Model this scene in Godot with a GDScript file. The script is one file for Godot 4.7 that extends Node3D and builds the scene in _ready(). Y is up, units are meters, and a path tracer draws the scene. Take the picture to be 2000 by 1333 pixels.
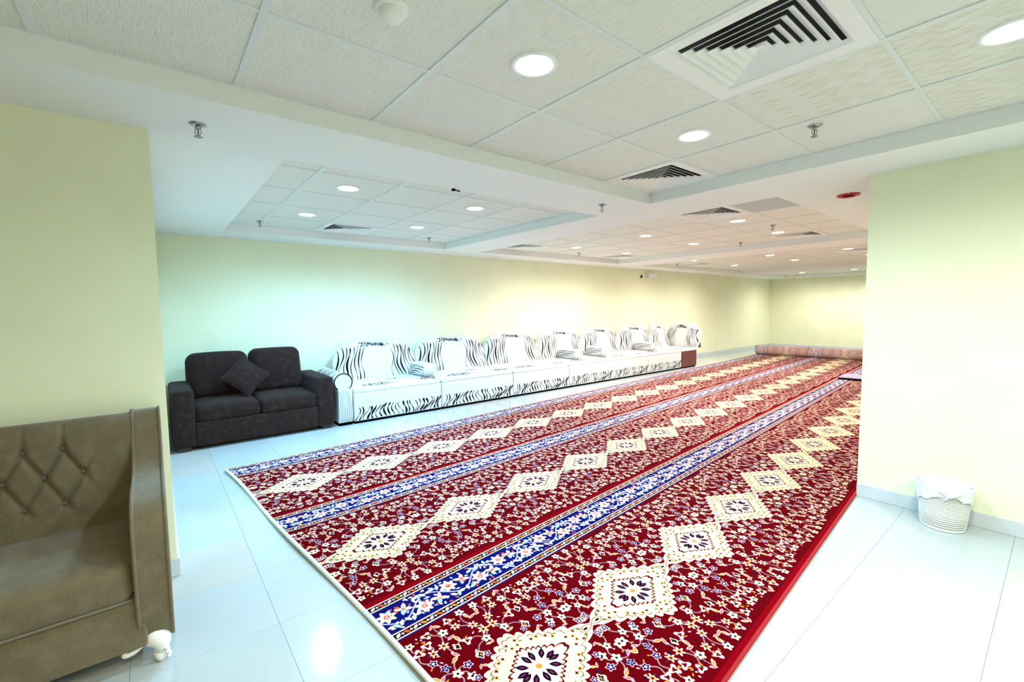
extends Node3D
# A low hall with a recessed tile ceiling, patterned carpet runners, a row of zebra-print sofas.
# Metres, y up. The long axis of the hall is +x, the entrance area lies towards +z.

const SOFFIT := 2.215
const TILE_Y := 2.306
const BACK_Z := -6.28
const END_X := 16.05
const LEFT_X := 0.03
const LEFT_Z := -2.8
const RIGHT_X := 3.81
const RIGHT_Z := -0.885
const REAR_Z := 2.6
const FAR_LEFT_X := -3.2

var rng := RandomNumberGenerator.new()
var names := {}
var M := {}
var sprinkler0: Node3D
var diffuser0: Node3D
var lamp0: Node3D

# ------------------------------------------------------------------ helpers: naming
func numbered(called: String) -> String:
	if not names.has(called):
		names[called] = 0
		return called
	names[called] += 1
	return "%s_%03d" % [called, names[called]]

func tag(o: Node, label: String, category: String, group := "") -> Node:
	o.set_meta("label", label)
	o.set_meta("category", category)
	if group != "":
		o.set_meta("group", group)
	return o

func thing(called: String, label: String, category: String, at := Vector3.ZERO, turn := 0.0, group := "") -> Node3D:
	var o := Node3D.new()
	o.name = numbered(called)
	add_child(o)
	o.position = at
	o.rotation.y = turn
	tag(o, label, category, group)
	return o

func structure(called: String) -> Node3D:
	var o := Node3D.new()
	o.name = called
	add_child(o)
	o.set_meta("kind", "structure")
	return o

func put(called: String, mesh: Mesh, m: Material, parent: Node, at := Vector3.ZERO) -> MeshInstance3D:
	var o := MeshInstance3D.new()
	o.name = called
	o.mesh = mesh
	o.material_override = m
	o.position = at
	parent.add_child(o, true)
	return o

# ------------------------------------------------------------------ helpers: meshes
func begin() -> SurfaceTool:
	var st := SurfaceTool.new()
	st.begin(Mesh.PRIMITIVE_TRIANGLES)
	return st

func done(st: SurfaceTool, smooth := true) -> ArrayMesh:
	st.generate_normals()
	return st.commit()

func tri(st: SurfaceTool, a: Vector3, b: Vector3, c: Vector3, ua := Vector2.ZERO, ub := Vector2.ZERO, uc := Vector2.ZERO) -> void:
	st.set_uv(ua); st.add_vertex(a)
	st.set_uv(ub); st.add_vertex(b)
	st.set_uv(uc); st.add_vertex(c)

# a b c d run clockwise seen from the front
func quad(st: SurfaceTool, a: Vector3, b: Vector3, c: Vector3, d: Vector3, ua := Vector2.ZERO, ub := Vector2.ZERO, uc := Vector2.ZERO, ud := Vector2.ZERO) -> void:
	tri(st, a, b, c, ua, ub, uc)
	tri(st, a, c, d, ua, uc, ud)

func box(st: SurfaceTool, lo: Vector3, hi: Vector3) -> void:
	st.set_smooth_group(-1)
	var p := func(i: int) -> Vector3: return Vector3(hi.x if i & 1 else lo.x, hi.y if i & 2 else lo.y, hi.z if i & 4 else lo.z)
	for f in [[4, 6, 7, 5], [1, 3, 2, 0], [5, 7, 3, 1], [0, 2, 6, 4], [6, 2, 3, 7], [0, 4, 5, 1]]:
		quad(st, p.call(f[0]), p.call(f[1]), p.call(f[2]), p.call(f[3]))

func box_mesh(lo: Vector3, hi: Vector3) -> ArrayMesh:
	var st := begin()
	box(st, lo, hi)
	return done(st)

# a box with its edges chamfered by c
func bevel_box(lo: Vector3, hi: Vector3, c: float) -> ArrayMesh:
	return soft_box((lo + hi) / 2.0, hi - lo, c, 1, 1, Vector3.ZERO)

func spread(h: float, r: float, m: int, mid: int) -> Array:
	var out := []
	for i in m:
		out.append(-h + r * i / m)
	for i in mid + 1:
		out.append(lerpf(-h + r, h - r, float(i) / mid))
	for i in m:
		out.append(h - r + r * (i + 1) / m)
	return out

# a cushion: a box with round edges (radius r) whose faces bulge by puff; prints: 0 none, else UV of the picture on +z (3) or +y (2) or -x (1)
func soft_box(c: Vector3, size: Vector3, r: float, m := 3, mid := 4, puff := Vector3.ZERO, print_face := 0, bend := Basis.IDENTITY) -> ArrayMesh:
	var st := begin()
	st.set_smooth_group(0 if m > 1 else -1)
	var h := size / 2.0
	r = minf(r, minf(h.x, minf(h.y, h.z)) * 0.98)
	for axis in 3:
		var ia := (axis + 1) % 3
		var ib := (axis + 2) % 3
		var la := spread(h[ia], r, m, mid)
		var lb := spread(h[ib], r, m, mid)
		for s in [-1.0, 1.0]:
			var grid := []
			var uvs := []
			for a in la:
				var row := []
				var urow := []
				for b in lb:
					var q := Vector3.ZERO
					q[axis] = s * h[axis]; q[ia] = a; q[ib] = b
					var inner := Vector3(clampf(q.x, -h.x + r, h.x - r), clampf(q.y, -h.y + r, h.y - r), clampf(q.z, -h.z + r, h.z - r))
					var w := inner + (q - inner).normalized() * r
					for k in 3:
						var k1 := (k + 1) % 3
						var k2 := (k + 2) % 3
						var f := (1.0 - pow(w[k1] / h[k1], 2.0)) * (1.0 - pow(w[k2] / h[k2], 2.0))
						w[k] += puff[k] * clampf(w[k] / h[k], -1.0, 1.0) * maxf(f, 0.0)
					row.append(c + bend * w)
					var uv := Vector2(0.01, 0.01)
					if print_face == 3 and axis == 2 and s > 0.0:
						uv = Vector2(q.x / size.x + 0.5, 0.5 - q.y / size.y)
					elif print_face == 2 and axis == 1 and s > 0.0:
						uv = Vector2(q.x / size.x + 0.5, q.z / size.z + 0.5)
					elif print_face == 1 and axis == 0:
						uv = Vector2(q.z / size.z + 0.5, 0.5 - q.y / size.y)
					urow.append(uv)
				grid.append(row)
				uvs.append(urow)
			for i in la.size() - 1:
				for j in lb.size() - 1:
					if s > 0.0:
						quad(st, grid[i][j], grid[i][j + 1], grid[i + 1][j + 1], grid[i + 1][j], uvs[i][j], uvs[i][j + 1], uvs[i + 1][j + 1], uvs[i + 1][j])
					else:
						quad(st, grid[i][j], grid[i + 1][j], grid[i + 1][j + 1], grid[i][j + 1], uvs[i][j], uvs[i + 1][j], uvs[i + 1][j + 1], uvs[i][j + 1])
	return done(st)

# profile: Vector2(radius, y), turned round the y axis
func lathe(st: SurfaceTool, profile: Array, seg := 24, c := Vector3.ZERO, smooth := true) -> void:
	st.set_smooth_group(0 if smooth else -1)
	for i in profile.size() - 1:
		var p: Vector2 = profile[i]
		var q: Vector2 = profile[i + 1]
		for k in seg:
			var a := TAU * k / seg
			var b := TAU * (k + 1) / seg
			quad(st, c + Vector3(cos(a) * p.x, p.y, sin(a) * p.x), c + Vector3(cos(a) * q.x, q.y, sin(a) * q.x), c + Vector3(cos(b) * q.x, q.y, sin(b) * q.x), c + Vector3(cos(b) * p.x, p.y, sin(b) * p.x))

func lathe_mesh(profile: Array, seg := 24, smooth := true) -> ArrayMesh:
	var st := begin()
	lathe(st, profile, seg, Vector3.ZERO, smooth)
	return done(st)

# a tube along points, radius per point
func tube(st: SurfaceTool, pts: Array, radii: Array, seg := 8) -> void:
	st.set_smooth_group(0)
	var rings := []
	var up := Vector3.UP
	for i in pts.size():
		var d: Vector3 = (pts[mini(i + 1, pts.size() - 1)] - pts[maxi(i - 1, 0)]).normalized()
		if absf(d.dot(up)) > 0.95:
			up = Vector3.RIGHT if absf(d.x) < 0.9 else Vector3.FORWARD
		var side := d.cross(up).normalized()
		up = side.cross(d).normalized()
		var ring := []
		var r: float = radii[mini(i, radii.size() - 1)]
		for k in seg:
			var a := TAU * k / seg
			ring.append(pts[i] + (side * cos(a) + up * sin(a)) * r)
		rings.append(ring)
	for i in rings.size() - 1:
		for k in seg:
			var n := (k + 1) % seg
			quad(st, rings[i][k], rings[i + 1][k], rings[i + 1][n], rings[i][n])
	for e in [0, rings.size() - 1]:
		for k in seg:
			var n := (k + 1) % seg
			if e == 0:
				tri(st, pts[0], rings[0][k], rings[0][n])
			else:
				tri(st, pts[e], rings[e][n], rings[e][k])

func tube_mesh(pts: Array, radii: Array, seg := 8) -> ArrayMesh:
	var st := begin()
	tube(st, pts, radii, seg)
	return done(st)

func curve(pts: Array, steps := 6) -> Array:
	var out := []
	for i in pts.size() - 1:
		var p0 = pts[maxi(i - 1, 0)]
		var p3 = pts[mini(i + 2, pts.size() - 1)]
		for k in steps:
			out.append(pts[i].cubic_interpolate(pts[i + 1], p0, p3, float(k) / steps))
	out.append(pts[-1])
	return out

# outline in (z, y), clockwise or not, pushed along x
func extrude_x(outline: PackedVector2Array, x0: float, x1: float) -> ArrayMesh:
	var st := begin()
	if Geometry2D.is_polygon_clockwise(outline):
		outline.reverse()
	var n := outline.size()
	st.set_smooth_group(0)
	for i in n:
		var a := outline[i]
		var b := outline[(i + 1) % n]
		quad(st, Vector3(x0, a.y, a.x), Vector3(x0, b.y, b.x), Vector3(x1, b.y, b.x), Vector3(x1, a.y, a.x))
	st.set_smooth_group(1)
	var t := Geometry2D.triangulate_polygon(outline)
	for i in range(0, t.size(), 3):
		var a := outline[t[i]]
		var b := outline[t[i + 1]]
		var c := outline[t[i + 2]]
		var turn := (b - a).cross(c - a) > 0.0
		if turn:
			tri(st, Vector3(x1, a.y, a.x), Vector3(x1, b.y, b.x), Vector3(x1, c.y, c.x))
			st.set_smooth_group(2)
			tri(st, Vector3(x0, a.y, a.x), Vector3(x0, c.y, c.x), Vector3(x0, b.y, b.x))
		else:
			tri(st, Vector3(x1, a.y, a.x), Vector3(x1, c.y, c.x), Vector3(x1, b.y, b.x))
			st.set_smooth_group(2)
			tri(st, Vector3(x0, a.y, a.x), Vector3(x0, b.y, b.x), Vector3(x0, c.y, c.x))
		st.set_smooth_group(1)
	return done(st)

# ------------------------------------------------------------------ helpers: materials and pictures
func flat(c: Color, rough := 0.7, metal := 0.0, spec := 0.5) -> StandardMaterial3D:
	var m := StandardMaterial3D.new()
	m.albedo_color = c
	m.roughness = rough
	m.metallic = metal
	m.metallic_specular = spec
	return m

func noise_tex(freq: float, ramp: Array, size := 256, seed_ := 1, kind := FastNoiseLite.TYPE_SIMPLEX_SMOOTH, oct := 4) -> NoiseTexture2D:
	var n := FastNoiseLite.new()
	n.seed = seed_
	n.frequency = freq
	n.noise_type = kind
	n.fractal_octaves = oct
	var t := NoiseTexture2D.new()
	t.width = size
	t.height = size
	t.seamless = true
	t.noise = n
	if ramp.size():
		var g := Gradient.new()
		g.offsets = PackedFloat32Array([0.0, 0.5, 1.0])
		g.colors = PackedColorArray(ramp)
		t.color_ramp = g
	return t

func cloth(c: Color, spread_ := 0.12, scale := 3.0, sheen := 0.3, seed_ := 5) -> StandardMaterial3D:
	var m := flat(Color.WHITE, 0.9, 0.0, 0.3)
	m.albedo_texture = noise_tex(0.02, [c.darkened(spread_), c, c.lightened(spread_)], 256, seed_)
	m.uv1_triplanar = true
	m.uv1_scale = Vector3.ONE * scale
	m.rim_enabled = sheen > 0.0
	m.rim = sheen
	m.rim_tint = 0.6
	m.heightmap_enabled = true
	m.heightmap_texture = noise_tex(0.12, [], 256, seed_ + 3)
	m.heightmap_scale = 0.15
	return m

func printed(im: Image, repeat := false, rough := 0.85) -> StandardMaterial3D:
	var m := flat(Color.WHITE, rough, 0.0, 0.3)
	im.generate_mipmaps()
	m.albedo_texture = ImageTexture.create_from_image(im)
	m.texture_repeat = repeat
	return m

func poly(im: Image, pts: PackedVector2Array, c: Color) -> void:
	var lo := INF
	var hi := -INF
	for p in pts:
		lo = minf(lo, p.y)
		hi = maxf(hi, p.y)
	var n := pts.size()
	for y in range(maxi(0, int(floor(lo))), mini(im.get_height() - 1, int(ceil(hi))) + 1):
		var fy := y + 0.5
		var xs := []
		for i in n:
			var a := pts[i]
			var b := pts[(i + 1) % n]
			if (a.y <= fy) != (b.y <= fy):
				xs.append(a.x + (fy - a.y) / (b.y - a.y) * (b.x - a.x))
		xs.sort()
		for i in range(0, xs.size() - 1, 2):
			var x0 := maxi(0, int(round(xs[i])))
			var x1 := mini(im.get_width(), int(round(xs[i + 1])))
			if x1 > x0:
				im.fill_rect(Rect2i(x0, y, x1 - x0, 1), c)

# a brush stroke along points with a width per point
func stroke(im: Image, pts: Array, w: Array, c: Color) -> void:
	var l := PackedVector2Array()
	var r := PackedVector2Array()
	for i in pts.size():
		var d: Vector2 = (pts[mini(i + 1, pts.size() - 1)] - pts[maxi(i - 1, 0)]).normalized().orthogonal()
		var k: float = w[mini(i, w.size() - 1)] / 2.0
		l.append(pts[i] + d * k)
		r.append(pts[i] - d * k)
	for i in pts.size() - 1:
		poly(im, PackedVector2Array([l[i], l[i + 1], r[i + 1], r[i]]), c)

func petals(c: Vector2, r: float, n: int, depth: float, turn := 0.0, squash := 1.0) -> PackedVector2Array:
	var out := PackedVector2Array()
	var steps := maxi(18, n * 5)
	for k in steps:
		var a := TAU * k / steps
		var d := r * (1.0 - depth * (0.5 - 0.5 * cos(n * a)))
		out.append(c + Vector2(cos(a) * d, sin(a) * d * squash).rotated(turn))
	return out

func leaf(c: Vector2, length: float, width: float, turn: float) -> PackedVector2Array:
	var out := PackedVector2Array()
	for k in 7:
		var t := k / 6.0
		out.append(c + Vector2((t - 0.5) * length, sin(t * PI) * width * 0.5).rotated(turn))
	for k in 5:
		var t := 1.0 - (k + 1) / 6.0
		out.append(c + Vector2((t - 0.5) * length, -sin(t * PI) * width * 0.5).rotated(turn))
	return out

# ------------------------------------------------------------------ the carpet's woven picture
const RED := Color(0.34, 0.0, 0.03)
const NAVY := Color(0.035, 0.055, 0.34)
const IVORY := Color(0.86, 0.74, 0.67)
const CREAM := Color(0.85, 0.79, 0.62)
const GOLD := Color(0.72, 0.48, 0.18)
const INK := Color(0.07, 0.03, 0.08)
const PINK := Color(0.84, 0.64, 0.66)
const BLUSH := Color(0.78, 0.30, 0.16)

func flower(im: Image, p: Vector2, r: float, kind: int, turn: float) -> void:
	match kind:
		0:  # ivory rosette
			poly(im, petals(p, r, 5, 0.42, turn), IVORY)
			poly(im, petals(p, r * 0.62, 5, 0.42, turn), Color(0.84, 0.80, 0.62))
			poly(im, petals(p, r * 0.26, 5, 0.2, turn), INK)
		1:  # navy blossom with a pale rim
			poly(im, petals(p, r, 5, 0.40, turn), PINK)
			poly(im, petals(p, r * 0.78, 5, 0.45, turn), NAVY)
			poly(im, petals(p, r * 0.3, 5, 0.1, turn), IVORY)
		2:  # tulip
			poly(im, petals(p, r * 1.15, 3, 0.55, turn), PINK)
			poly(im, petals(p, r * 0.85, 3, 0.55, turn), IVORY)
			poly(im, petals(p, r * 0.5, 3, 0.5, turn + 0.3), RED)
			poly(im, leaf(p - Vector2(r * 0.9, 0).rotated(turn), r * 1.1, r * 0.35, turn + 0.6), GOLD)
		3:  # star flower
			poly(im, petals(p, r * 1.05, 6, 0.6, turn), IVORY)
			poly(im, petals(p, r * 0.55, 6, 0.5, turn), GOLD)
			poly(im, petals(p, r * 0.25, 6, 0.2, turn), RED)
		4:  # pair of leaves
			poly(im, leaf(p + Vector2(r * 0.6, 0).rotated(turn), r * 1.9, r * 0.75, turn), IVORY)
			poly(im, leaf(p + Vector2(r * 0.5, 0).rotated(turn), r * 1.2, r * 0.45, turn), GOLD)
			poly(im, leaf(p + Vector2(-r * 0.4, r * 0.45).rotated(turn), r * 1.7, r * 0.66, turn + 1.5), PINK)
			poly(im, leaf(p + Vector2(-r * 0.4, r * 0.45).rotated(turn), r * 1.1, r * 0.32, turn + 1.5), BLUSH)
		5:  # dark curled palmette
			poly(im, petals(p, r * 1.1, 4, 0.35, turn, 0.7), IVORY)
			poly(im, petals(p, r * 0.85, 4, 0.4, turn, 0.62), INK)
			poly(im, leaf(p + Vector2(r * 0.3, -r * 0.2).rotated(turn), r * 1.1, r * 0.4, turn + 0.6), CREAM)

func carpet_cell() -> Image:
	# one repeat: 800 x 1568 pixels, 0.8 mm each (0.64 m along the runner, 1.255 m across it)
	var im := Image.create(800, 1568, false, Image.FORMAT_RGB8)
	im.fill(RED)
	rng.seed = 41
	# field: a quarter of the repeat, mirrored both ways round the medallion's middle
	var qw := 400
	var qh := 590
	var q := Image.create(qw, qh, false, Image.FORMAT_RGB8)
	q.fill(RED)
	var spots := []
	var tries := 0
	while spots.size() < 44 and tries < 9000:
		tries += 1
		var p := Vector2(rng.randf_range(14, qw - 12), rng.randf_range(14, qh - 26))
		if p.x / 420.0 + p.y / 285.0 < 1.12:
			continue
		var ok := true
		for s in spots:
			if s.distance_to(p) < 63.0:
				ok = false
				break
		if ok:
			spots.append(p)
	for i in spots.size():
		var best := -1
		for j in i:
			if best < 0 or spots[i].distance_to(spots[j]) < spots[i].distance_to(spots[best]):
				best = j
		if best >= 0 and spots[i].distance_to(spots[best]) < 150.0:
			var a: Vector2 = spots[i]
			var b: Vector2 = spots[best]
			var mid := (a + b) / 2.0 + (b - a).orthogonal() * rng.randf_range(-0.35, 0.35)
			var line := curve([a, mid, b], 5)
			stroke(q, line, [5.6], IVORY if i % 3 else PINK)
			stroke(q, line, [2.2], NAVY)
	for i in spots.size():
		var kind: int = [0, 2, 3, 4, 0, 1, 5, 4, 3, 0, 2][i % 11]
		flower(q, spots[i], rng.randf_range(25.0, 32.0), kind, rng.randf() * TAU)
	for i in 60:
		var p := Vector2(rng.randf_range(6, qw - 6), rng.randf_range(10, qh - 40))
		if p.x / 420.0 + p.y / 285.0 > 1.1:
			poly(q, leaf(p, rng.randf_range(14, 24), 9.0, rng.randf() * TAU), [GOLD, INK, PINK, NAVY][i % 4])
	# blue blossoms that follow the medallion's edge
	for k in 6:
		var t := (k + 0.45) / 6.0
		var p := Vector2(400.0 * (1.0 - t) + 26.0 * t, 40.0 * (1.0 - t) + 290.0 * t)
		flower(q, p, 21.0, 1 if k % 2 == 0 else 4, k * 1.3)
	# the medallion's quarter
	var rings := [[1.02, IVORY, 0.11], [0.985, CREAM, 0.11], [0.905, Color(0.45, 0.22, 0.10), 0.11], [0.882, CREAM, 0.11], [0.54, RED, 0.14], [0.49, IVORY, 0.16]]
	for ring in rings:
		var o := PackedVector2Array()
		for k in 161:
			var a := PI / 2.0 * k / 160.0
			var e := 1.0 / pow(pow(absf(cos(a)) / 392.0, 1.0) + pow(absf(sin(a)) / 262.0, 1.0), 1.0)
			e *= ring[0] * (1.0 + ring[2] * absf(sin(a * 14.0)) - ring[2] * 0.5)
			o.append(Vector2(cos(a) * e, sin(a) * e))
		o.append(Vector2.ZERO)
		poly(q, o, ring[1])
	for s in [[74, 172, 0], [165, 112, 1], [126, 140, 3], [238, 68, 0], [205, 92, 5], [28, 196, 1], [318, 24, 5], [18, 164, 3], [290, 36, 1], [262, 14, 3], [340, 8, 1], [96, 146, 1], [188, 84, 3], [48, 176, 5], [232, 34, 1]]:
		var p := Vector2(s[0], s[1])
		if s[2] == 0:
			poly(q, petals(p, 15, 5, 0.35), Color(0.55, 0.62, 0.82)); poly(q, petals(p, 10, 5, 0.35), IVORY)
		elif s[2] == 1:
			poly(q, petals(p, 11, 4, 0.5), RED)
		elif s[2] == 3:
			poly(q, petals(p, 12, 5, 0.4), GOLD); poly(q, petals(p, 5, 5, 0.1), INK)
		else:
			poly(q, leaf(p, 26, 12, -0.6), Color(0.42, 0.45, 0.2))
	poly(q, leaf(Vector2(360, 0), 112, 56, 0.0), IVORY)
	poly(q, leaf(Vector2(356, 0), 92, 42, 0.0), Color(0.45, 0.22, 0.10))
	poly(q, leaf(Vector2(356, 0), 80, 34, 0.0), CREAM)
	poly(q, leaf(Vector2(350, 0), 40, 14, 0.0), INK)
	for k in 3:
		var a := 0.18 + k * 0.6
		poly(q, leaf(Vector2(cos(a) * 92.0, sin(a) * 66.0), 66, 30, a), INK)
		poly(q, leaf(Vector2(cos(a) * 92.0, sin(a) * 66.0), 30, 10, a), Color(0.42, 0.12, 0.3))
	poly(q, petals(Vector2.ZERO, 40, 6, 0.4), IVORY)
	poly(q, petals(Vector2.ZERO, 18, 6, 0.3), GOLD)
	# the four mirrored quarters; the medallion's middle is at (400, 942)
	im.blit_rect(q, Rect2i(0, 0, qw, qh), Vector2i(400, 942))
	q.flip_y()
	im.blit_rect(q, Rect2i(0, 0, qw, qh), Vector2i(400, 942 - qh))
	q.flip_x()
	im.blit_rect(q, Rect2i(0, 0, qw, qh), Vector2i(0, 942 - qh))
	q.flip_y()
	im.blit_rect(q, Rect2i(0, 0, qw, qh), Vector2i(0, 942))
	# plain red selvedge on one side, the blue border on the other
	im.fill_rect(Rect2i(0, 1532, 800, 36), Color(0.47, 0.0, 0.045))
	im.fill_rect(Rect2i(0, 0, 800, 352), NAVY)
	for g in [[0, 62], [284, 346]]:
		var y0: int = g[0]
		im.fill_rect(Rect2i(0, y0, 800, 62), INK)
		im.fill_rect(Rect2i(0, y0 + 3, 800, 9), IVORY)
		im.fill_rect(Rect2i(0, y0 + 50, 800, 9), IVORY)
		for k in 16:
			var x := 25.0 + k * 50.0
			poly(im, leaf(Vector2(x, y0 + 31), 40, 20, 0.7 if k % 2 else -0.7), [IVORY, BLUSH, PINK, GOLD][k % 4])
			poly(im, petals(Vector2(x + 25, y0 + 31), 9, 4, 0.3), [PINK, IVORY][k % 2])
	im.fill_rect(Rect2i(0, 346, 800, 8), NAVY)
	var vine := []
	for k in 41:
		var x := 800.0 * k / 40.0
		vine.append(Vector2(x, 173.0 + 62.0 * sin(x / 800.0 * TAU * 2.0)))
	stroke(im, vine, [9.0], IVORY)
	stroke(im, vine, [4.0], Color(0.35, 0.5, 0.8))
	for k in 8:
		var x := 50.0 + k * 100.0
		var up := -1.0 if sin(x / 800.0 * TAU * 2.0) > 0.0 else 1.0
		var p := Vector2(x, 173.0 + up * 30.0)
		if k % 2 == 0:
			poly(im, petals(p, 58, 7, 0.4, k), IVORY)
			poly(im, petals(p, 36, 7, 0.4, k), Color(0.76, 0.78, 0.9))
			poly(im, petals(p, 20, 7, 0.3, k), BLUSH)
			poly(im, petals(p, 8, 5, 0.1, k), IVORY)
		else:
			for s in 4:
				var a := s * PI / 2.0 + 0.5
				poly(im, leaf(p + Vector2.from_angle(a) * 26.0, 58, 28, a), [IVORY, Color(0.6, 0.72, 0.9), CREAM, PINK][s])
			poly(im, petals(p, 12, 5, 0.3), BLUSH)
		for s in 3:
			poly(im, leaf(Vector2(x + 30.0 * s - 20.0, 173.0 - up * (62.0 + 12.0 * (s % 2))), 50, 22, s * 1.1 + k), [IVORY, Color(0.62, 0.74, 0.92), CREAM][s])
	for k in 90:
		poly(im, leaf(Vector2(rng.randf_range(8, 792), rng.randf_range(74, 274)), 30, 13, rng.randf() * TAU), [IVORY, Color(0.55, 0.66, 0.9), BLUSH, CREAM][k % 4])
	return im

# ------------------------------------------------------------------ the zebra prints
const STRIPE := Color(0.045, 0.05, 0.07)
const LINEN := Color(0.83, 0.83, 0.825)

func zebra_band(im: Image, x0: float, x1: float, y0: float, y1: float, count: int, lean := 0.0, wave := 62.0) -> void:
	for k in count:
		var x := lerpf(x0, x1, (k + 0.5) / count) + rng.randf_range(-3, 3)
		var top := y0 + rng.randf_range(0.0, 0.10) * (y1 - y0)
		var bottom := y1 - rng.randf_range(0.0, 0.05) * (y1 - y0)
		var amp := (x1 - x0) / count * rng.randf_range(0.40, 0.85)
		var ph := rng.randf_range(-0.5, 0.5) + k * 0.35
		var pts := []
		var w := []
		var fat := rng.randf_range(7.0, 20.0)
		for i in 15:
			var t := i / 14.0
			pts.append(Vector2(x + lean * (0.5 - t) + amp * sin(t * (y1 - y0) / wave + ph), lerpf(top, bottom, t)))
			w.append(maxf(1.6, fat * (0.30 + 0.70 * absf(sin(t * 4.6 + ph * 1.7)))) * (1.0 if i > 0 and i < 14 else 0.3))
		stroke(im, pts, w, STRIPE)

func blossom_patch(im: Image, c: Vector2, w: float, h: float, n: int) -> void:
	for k in n:
		var p := c + Vector2(rng.randfn() * w * 0.33, rng.randfn() * h * 0.33)
		var col: Color = [STRIPE, Color(0.25, 0.28, 0.30), STRIPE, Color(0.62, 0.64, 0.65)][k % 4]
		poly(im, petals(p, rng.randf_range(7, 15), 5, 0.5, rng.randf() * TAU, 0.7), col)

func back_print() -> Image:
	var im := Image.create(768, 416, false, Image.FORMAT_RGB8)
	im.fill(LINEN)
	rng.seed = 11
	zebra_band(im, 10, 262, 26, 412, 8, 40.0)
	zebra_band(im, 500, 760, 26, 412, 8, -30.0)
	blossom_patch(im, Vector2(345, 30), 150, 40, 90)
	blossom_patch(im, Vector2(440, 46), 90, 30, 40)
	return im

func front_print() -> Image:
	var im := Image.create(768, 220, false, Image.FORMAT_RGB8)
	im.fill(LINEN)
	rng.seed = 12
	zebra_band(im, 10, 760, 104, 219, 23, 12.0, 27.0)
	return im

func seat_print() -> Image:
	var im := Image.create(768, 400, false, Image.FORMAT_RGB8)
	im.fill(LINEN)
	rng.seed = 13
	blossom_patch(im, Vector2(230, 335), 190, 70, 130)
	blossom_patch(im, Vector2(680, 335), 130, 60, 90)
	blossom_patch(im, Vector2(420, 210), 170, 30, 20)
	return im

func bolster_print() -> Image:
	var im := Image.create(384, 200, false, Image.FORMAT_RGB8)
	im.fill(LINEN)
	rng.seed = 14
	for k in 5:
		var pts := []
		var w := []
		for i in 13:
			var t := i / 12.0
			pts.append(Vector2(384.0 * t, 22.0 + k * 38.0 + 16.0 * sin(t * 5.0 + k * 0.7)))
			w.append(3.0 + 12.0 * absf(sin(t * 4.0 + k)))
		stroke(im, pts, w, STRIPE)
	return im

func arm_print() -> Image:
	var im := Image.create(512, 384, false, Image.FORMAT_RGB8)
	im.fill(LINEN)
	rng.seed = 15
	zebra_band(im, 10, 500, 10, 210, 11, 30.0)
	return im

# ------------------------------------------------------------------ the scene
func _ready() -> void:
	set_camera()
	set_world()
	materials()
	build_shell()
	build_ceiling()
	build_carpets()
	build_olive_sofa()
	build_loveseat()
	build_zebra_sofas()
	build_bin()
	build_lamps()
	build_diffusers()
	build_ceiling_bits()

func set_camera() -> void:
	var cam := Camera3D.new()
	cam.name = "camera"
	add_child(cam)
	var yaw := 0.675044
	var pitch := 0.0712773
	var roll := -0.0117965
	var fw := Vector3(sin(yaw) * cos(pitch), -sin(pitch), -cos(yaw) * cos(pitch))
	var r := Vector3(cos(yaw), 0, sin(yaw))
	var u := r.cross(fw)
	cam.transform = Transform3D(Basis(r * cos(roll) + u * sin(roll), u * cos(roll) - r * sin(roll), -fw), Vector3(0, 1.34, 0))
	cam.fov = 74.6958
	cam.near = 0.05
	cam.far = 60.0
	cam.current = true

func set_world() -> void:
	var e := Environment.new()
	e.background_mode = Environment.BG_COLOR
	e.background_color = Color.BLACK
	e.tonemap_mode = Environment.TONE_MAPPER_LINEAR
	e.tonemap_exposure = 2.85
	e.sdfgi_enabled = true
	e.ssao_enabled = true
	e.ssil_enabled = true
	var w := WorldEnvironment.new()
	w.name = "world"
	w.environment = e
	add_child(w)

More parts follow.
